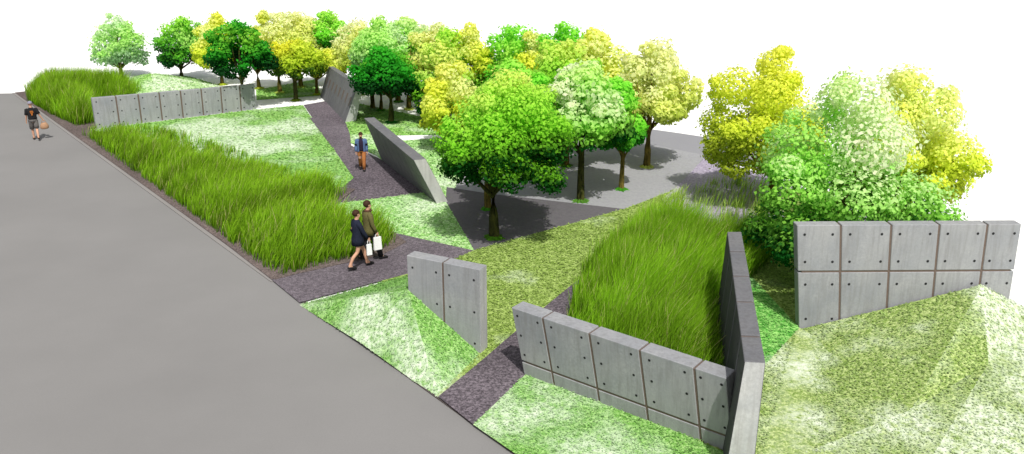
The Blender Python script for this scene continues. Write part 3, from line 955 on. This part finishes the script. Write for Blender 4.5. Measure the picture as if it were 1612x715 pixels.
def torso(root, name, mat, J, hem, hem_r, sleeve=1.0, thickn=.022, collar=True, label=None):
    bm = bmesh.new()
    loft(bm, [((0, .0, hem), *hem_r), ((0, .005, (hem + 1.08) / 2), hem_r[0] * .97, hem_r[1] * .96), ((0, .01, 1.1), .175, .135), ((0, .01, 1.28), .195, .145), ((0, .0, 1.39), .195, .125), ((0, 0, 1.455), .12, .095), ((0, .005, 1.50), .07, .07)], 18)
    for s in (-1, 1):
        sh, el, wr, pm = J['arm', s]
        if sleeve >= 1: pts, rad = [sh - Vector((s * .05, 0, -.005)), sh, (sh + el) / 2, el, (el + wr) / 2, wr], [.075, .08, .07, .062, .055, .046]
        else: pts, rad = [sh - Vector((s * .05, 0, -.005)), sh, (sh + el) / 2, sh + (el - sh) * .8], [.075, .085, .078, .08]
        tube(bm, pts, rad, 10)
    return bm_obj(name, bm, mat, root, label)


def legs(root, name, mat, J, end=1.0, waist=1.02, loose=.02):
    bm = bmesh.new()
    loft(bm, [((0, 0, .84), .165, .12), ((0, 0, .93), .175, .135), ((0, 0, waist), .16, .125)], 16)
    for s in (-1, 1):
        hip, knee, ank, toe, heel = J['leg', s]
        if end >= 1: pts, rad = [hip + Vector((0, 0, .03)), (hip + knee) / 2, knee, (knee + ank) / 2, ank + Vector((0, 0, .0))], [.105, .09 + loose * .5, .068 + loose, .062 + loose, .05 + loose]
        else: pts, rad = [hip + Vector((0, 0, .03)), (hip + knee) / 2, hip + (knee - hip) * .95], [.105, .102, .10]
        tube(bm, pts, rad, 10)
    return bm_obj(name, bm, mat, root)


def shoes(root, J, mat):
    for s in (-1, 1):
        hip, knee, ank, toe, heel = J['leg', s]
        bm = bmesh.new()
        tube(bm, [heel + Vector((0, -.02, 0)), heel + Vector((0, .03, .005)), (heel + toe) / 2 + Vector((0, .02, .012)), toe, toe + Vector((0, .05, -.008))], [.032, .048, .05, .046, .025], 10)
        bm_obj('shoe', bm, mat, root)


def handbag(name, label, cat, hand, size, mat, rz=0.0, round_=False):
    """a bag hanging from a hand: body plus two handles"""
    w_, d_, h_, hl = size
    root = empty(name, (hand.x, hand.y, hand.z - hl - h_), rz)
    tag(root, label, cat)
    bm = bmesh.new()
    if round_:
        loft(bm, [((0, 0, .0), w_ * .36, d_ * .4), ((0, 0, h_ * .15), w_ * .5, d_ * .52), ((0, 0, h_ * .5), w_ * .52, d_ * .5), ((0, 0, h_ * .85), w_ * .38, d_ * .34), ((0, 0, h_), w_ * .26, d_ * .12)], 16)
    else:
        g = bmesh.ops.create_cube(bm, size=1)
        for v in g['verts']:
            k = 1.0 if v.co.z < 0 else .94
            v.co = Vector((v.co.x * w_ * k, v.co.y * d_ * (1 if v.co.z < 0 else .55), (v.co.z + .5) * h_))
        bmesh.ops.bevel(bm, geom=bm.edges[:], offset=.008, segments=2, affect='EDGES')
    bm_obj('bag_body', bm, mat, root)
    for s in (-1, 1):
        bm = bmesh.new()
        pts = [(w_ * .24 * math.cos(a), s * d_ * .16, h_ - .01 + (hl + .02) * math.sin(a)) for a in np.linspace(0, math.pi, 9)]
        tube(bm, pts, [.007] * 9, 6)
        bm_obj('handle', bm, mat, root)
    return root


def world_pt(root, p):
    M = Matrix.Translation(root.location) @ Matrix.Rotation(root.rotation_euler.z, 4, 'Z') @ Matrix.Scale(root.scale[0], 4)
    return M @ Vector(p)


# 1: walking away along the road edge
p1 = un(58, 221); p1[2] = .006
ry = math.atan2(-rd[1], -rd[0]) - math.pi / 2
r, J = person('person in black t-shirt with orange print, grey shorts and cap walking away up the road', p1, ry - .15, (.20, -.22),
              (((-.05, .03, -.27), (-.08, .10, -.50)), ((.10, -.02, -.26), (.20, .02, -.47))), 1.04)
shirt = torso(r, 'shirt', M_black, J, .98, (.185, .14), sleeve=.5)
legs(r, 'shorts', M_grey, J, end=.5, waist=1.0)
shoes(r, J, M_shoe)
bm = bmesh.new(); ball(bm, (0, -.0, 1.69), .107, (.97, 1.08, .98), 16)
for v in list(bm.verts):
    if v.co.z < 1.665: bm.verts.remove(v)
loft(bm, [((0, .11, 1.672), .075, .075), ((0, .11, 1.682), .075, .075)], 14)
bm_obj('cap', bm, M_cap, r)
bm = bmesh.new()
rngp = [(-.07, 1.36), (-.02, 1.38), (.05, 1.37), (.075, 1.30), (.03, 1.24), (.015, 1.17), (-.02, 1.16), (-.025, 1.23), (-.06, 1.27)]
f = bm.faces.new([bm.verts.new((x, -.150 - .02 * (1 - abs(x) * 8) + (.025 if z > 1.33 else 0), z)) for x, z in rngp])
bmesh.ops.solidify(bm, geom=bm.faces[:], thickness=.012)
bm_obj('shirt_print', bm, M_print, shirt)
h = world_pt(r, J['arm', 1][3])
handbag('handbag', 'rounded tan bag hanging from the right hand of the person on the road', 'bag', h - Vector((0, 0, .0)), (.36, .20, .30, .12), M_tan, ry, True)

# 2: man in orange trousers walking towards the viewer on the path
p2 = un(571, 269); p2[2] = .03
r, J = person('person in open denim jacket and orange trousers walking towards the viewer on the path', p2, math.pi + .12, (.16, -.18),
              (((-.06, -.02, -.28), (-.07, .06, -.52)), ((.06, .0, -.28), (.06, .10, -.50))), .90)
torso(r, 'top', M_plum, J, .92, (.178, .138), sleeve=.5)
bm = bmesh.new()
for s in (-1, 1):
    sh, el, wr, pm = J['arm', s]
    tube(bm, [sh - Vector((s * .06, 0, -.01)), sh, (sh + el) / 2, el, (el + wr) / 2, wr], [.085, .092, .08, .07, .062, .052], 10)
prof = [(.90, .205, .16), (1.1, .195, .152), (1.28, .21, .16), (1.40, .205, .14), (1.46, .13, .11)]
R_ = []
angs = np.linspace(math.radians(118), math.radians(422), 20)
for z, rx, ry_ in prof: R_.append([bm.verts.new((rx * math.cos(a), .005 + ry_ * math.sin(a), z)) for a in angs])
for a, b in zip(R_, R_[1:]):
    for k in range(len(a) - 1):
        f = bm.faces.new([a[k], a[k + 1], b[k + 1], b[k]]); f.smooth = True
bm_obj('jacket', bm, M_denim, r)
legs(r, 'trousers', M_orange, J); shoes(r, J, M_shoe); hair(r, M_hair)
bm = bmesh.new(); ball(bm, (0, .085, 1.562), .06, (.95, .55, .75)); bm_obj('beard', bm, M_hair, r)

# 3, 4: couple strolling along the near path
hd = un(640, 452) - un(475, 492); ang = math.atan2(hd[1], hd[0]) - math.pi / 2
p3 = un(566, 425); p3[2] = .048
r, J = person('person in dark navy coat with bare legs striding right, nearer of the strolling pair', p3, ang, (.30, -.32),
              (((-.03, -.06, -.27), (-.02, .04, -.50)), ((.03, .10, -.25), (.02, .22, -.45))), 1.02)
torso(r, 'coat', M_navy, J, .74, (.20, .185)); shoes(r, J, M_shoe); hair(r, M_hair)
h3 = world_pt(r, J['arm', 1][3])
p4 = un(583, 412); p4[2] = .048
r, J = person('person in olive coat and dark trousers carrying white bags, farther of the strolling pair', p4, ang, (-.26, .30),
              (((-.03, -.03, -.28), (-.02, .08, -.52)), ((.04, .03, -.28), (.04, .13, -.51))), 1.06)
torso(r, 'coat', M_olive, J, .80, (.21, .175)); legs(r, 'trousers', M_black, J); shoes(r, J, M_shoe); hair(r, M_hair)
bm = bmesh.new()
pts = [(.085 * math.cos(a), .02 + .085 * math.sin(a), 1.49) for a in np.linspace(0, 2 * math.pi, 13)]
tube(bm, pts, [.035] * 13, 8); bm_obj('scarf', bm, cloth('brown_scarf', srgb(92, 66, 52)), r)
h = world_pt(r, J['arm', 1][3])
handbag('paper_bag', 'white rectangular shopping bag in the right hand of the person in the olive coat', 'bag', h, (.25, .10, .40, .10), M_white, ang + math.pi / 2)
handbag('paper_bag', 'narrow white bag swinging ahead of the person in the navy coat', 'bag', h3, (.16, .08, .34, .14), M_white, ang + math.pi / 2)
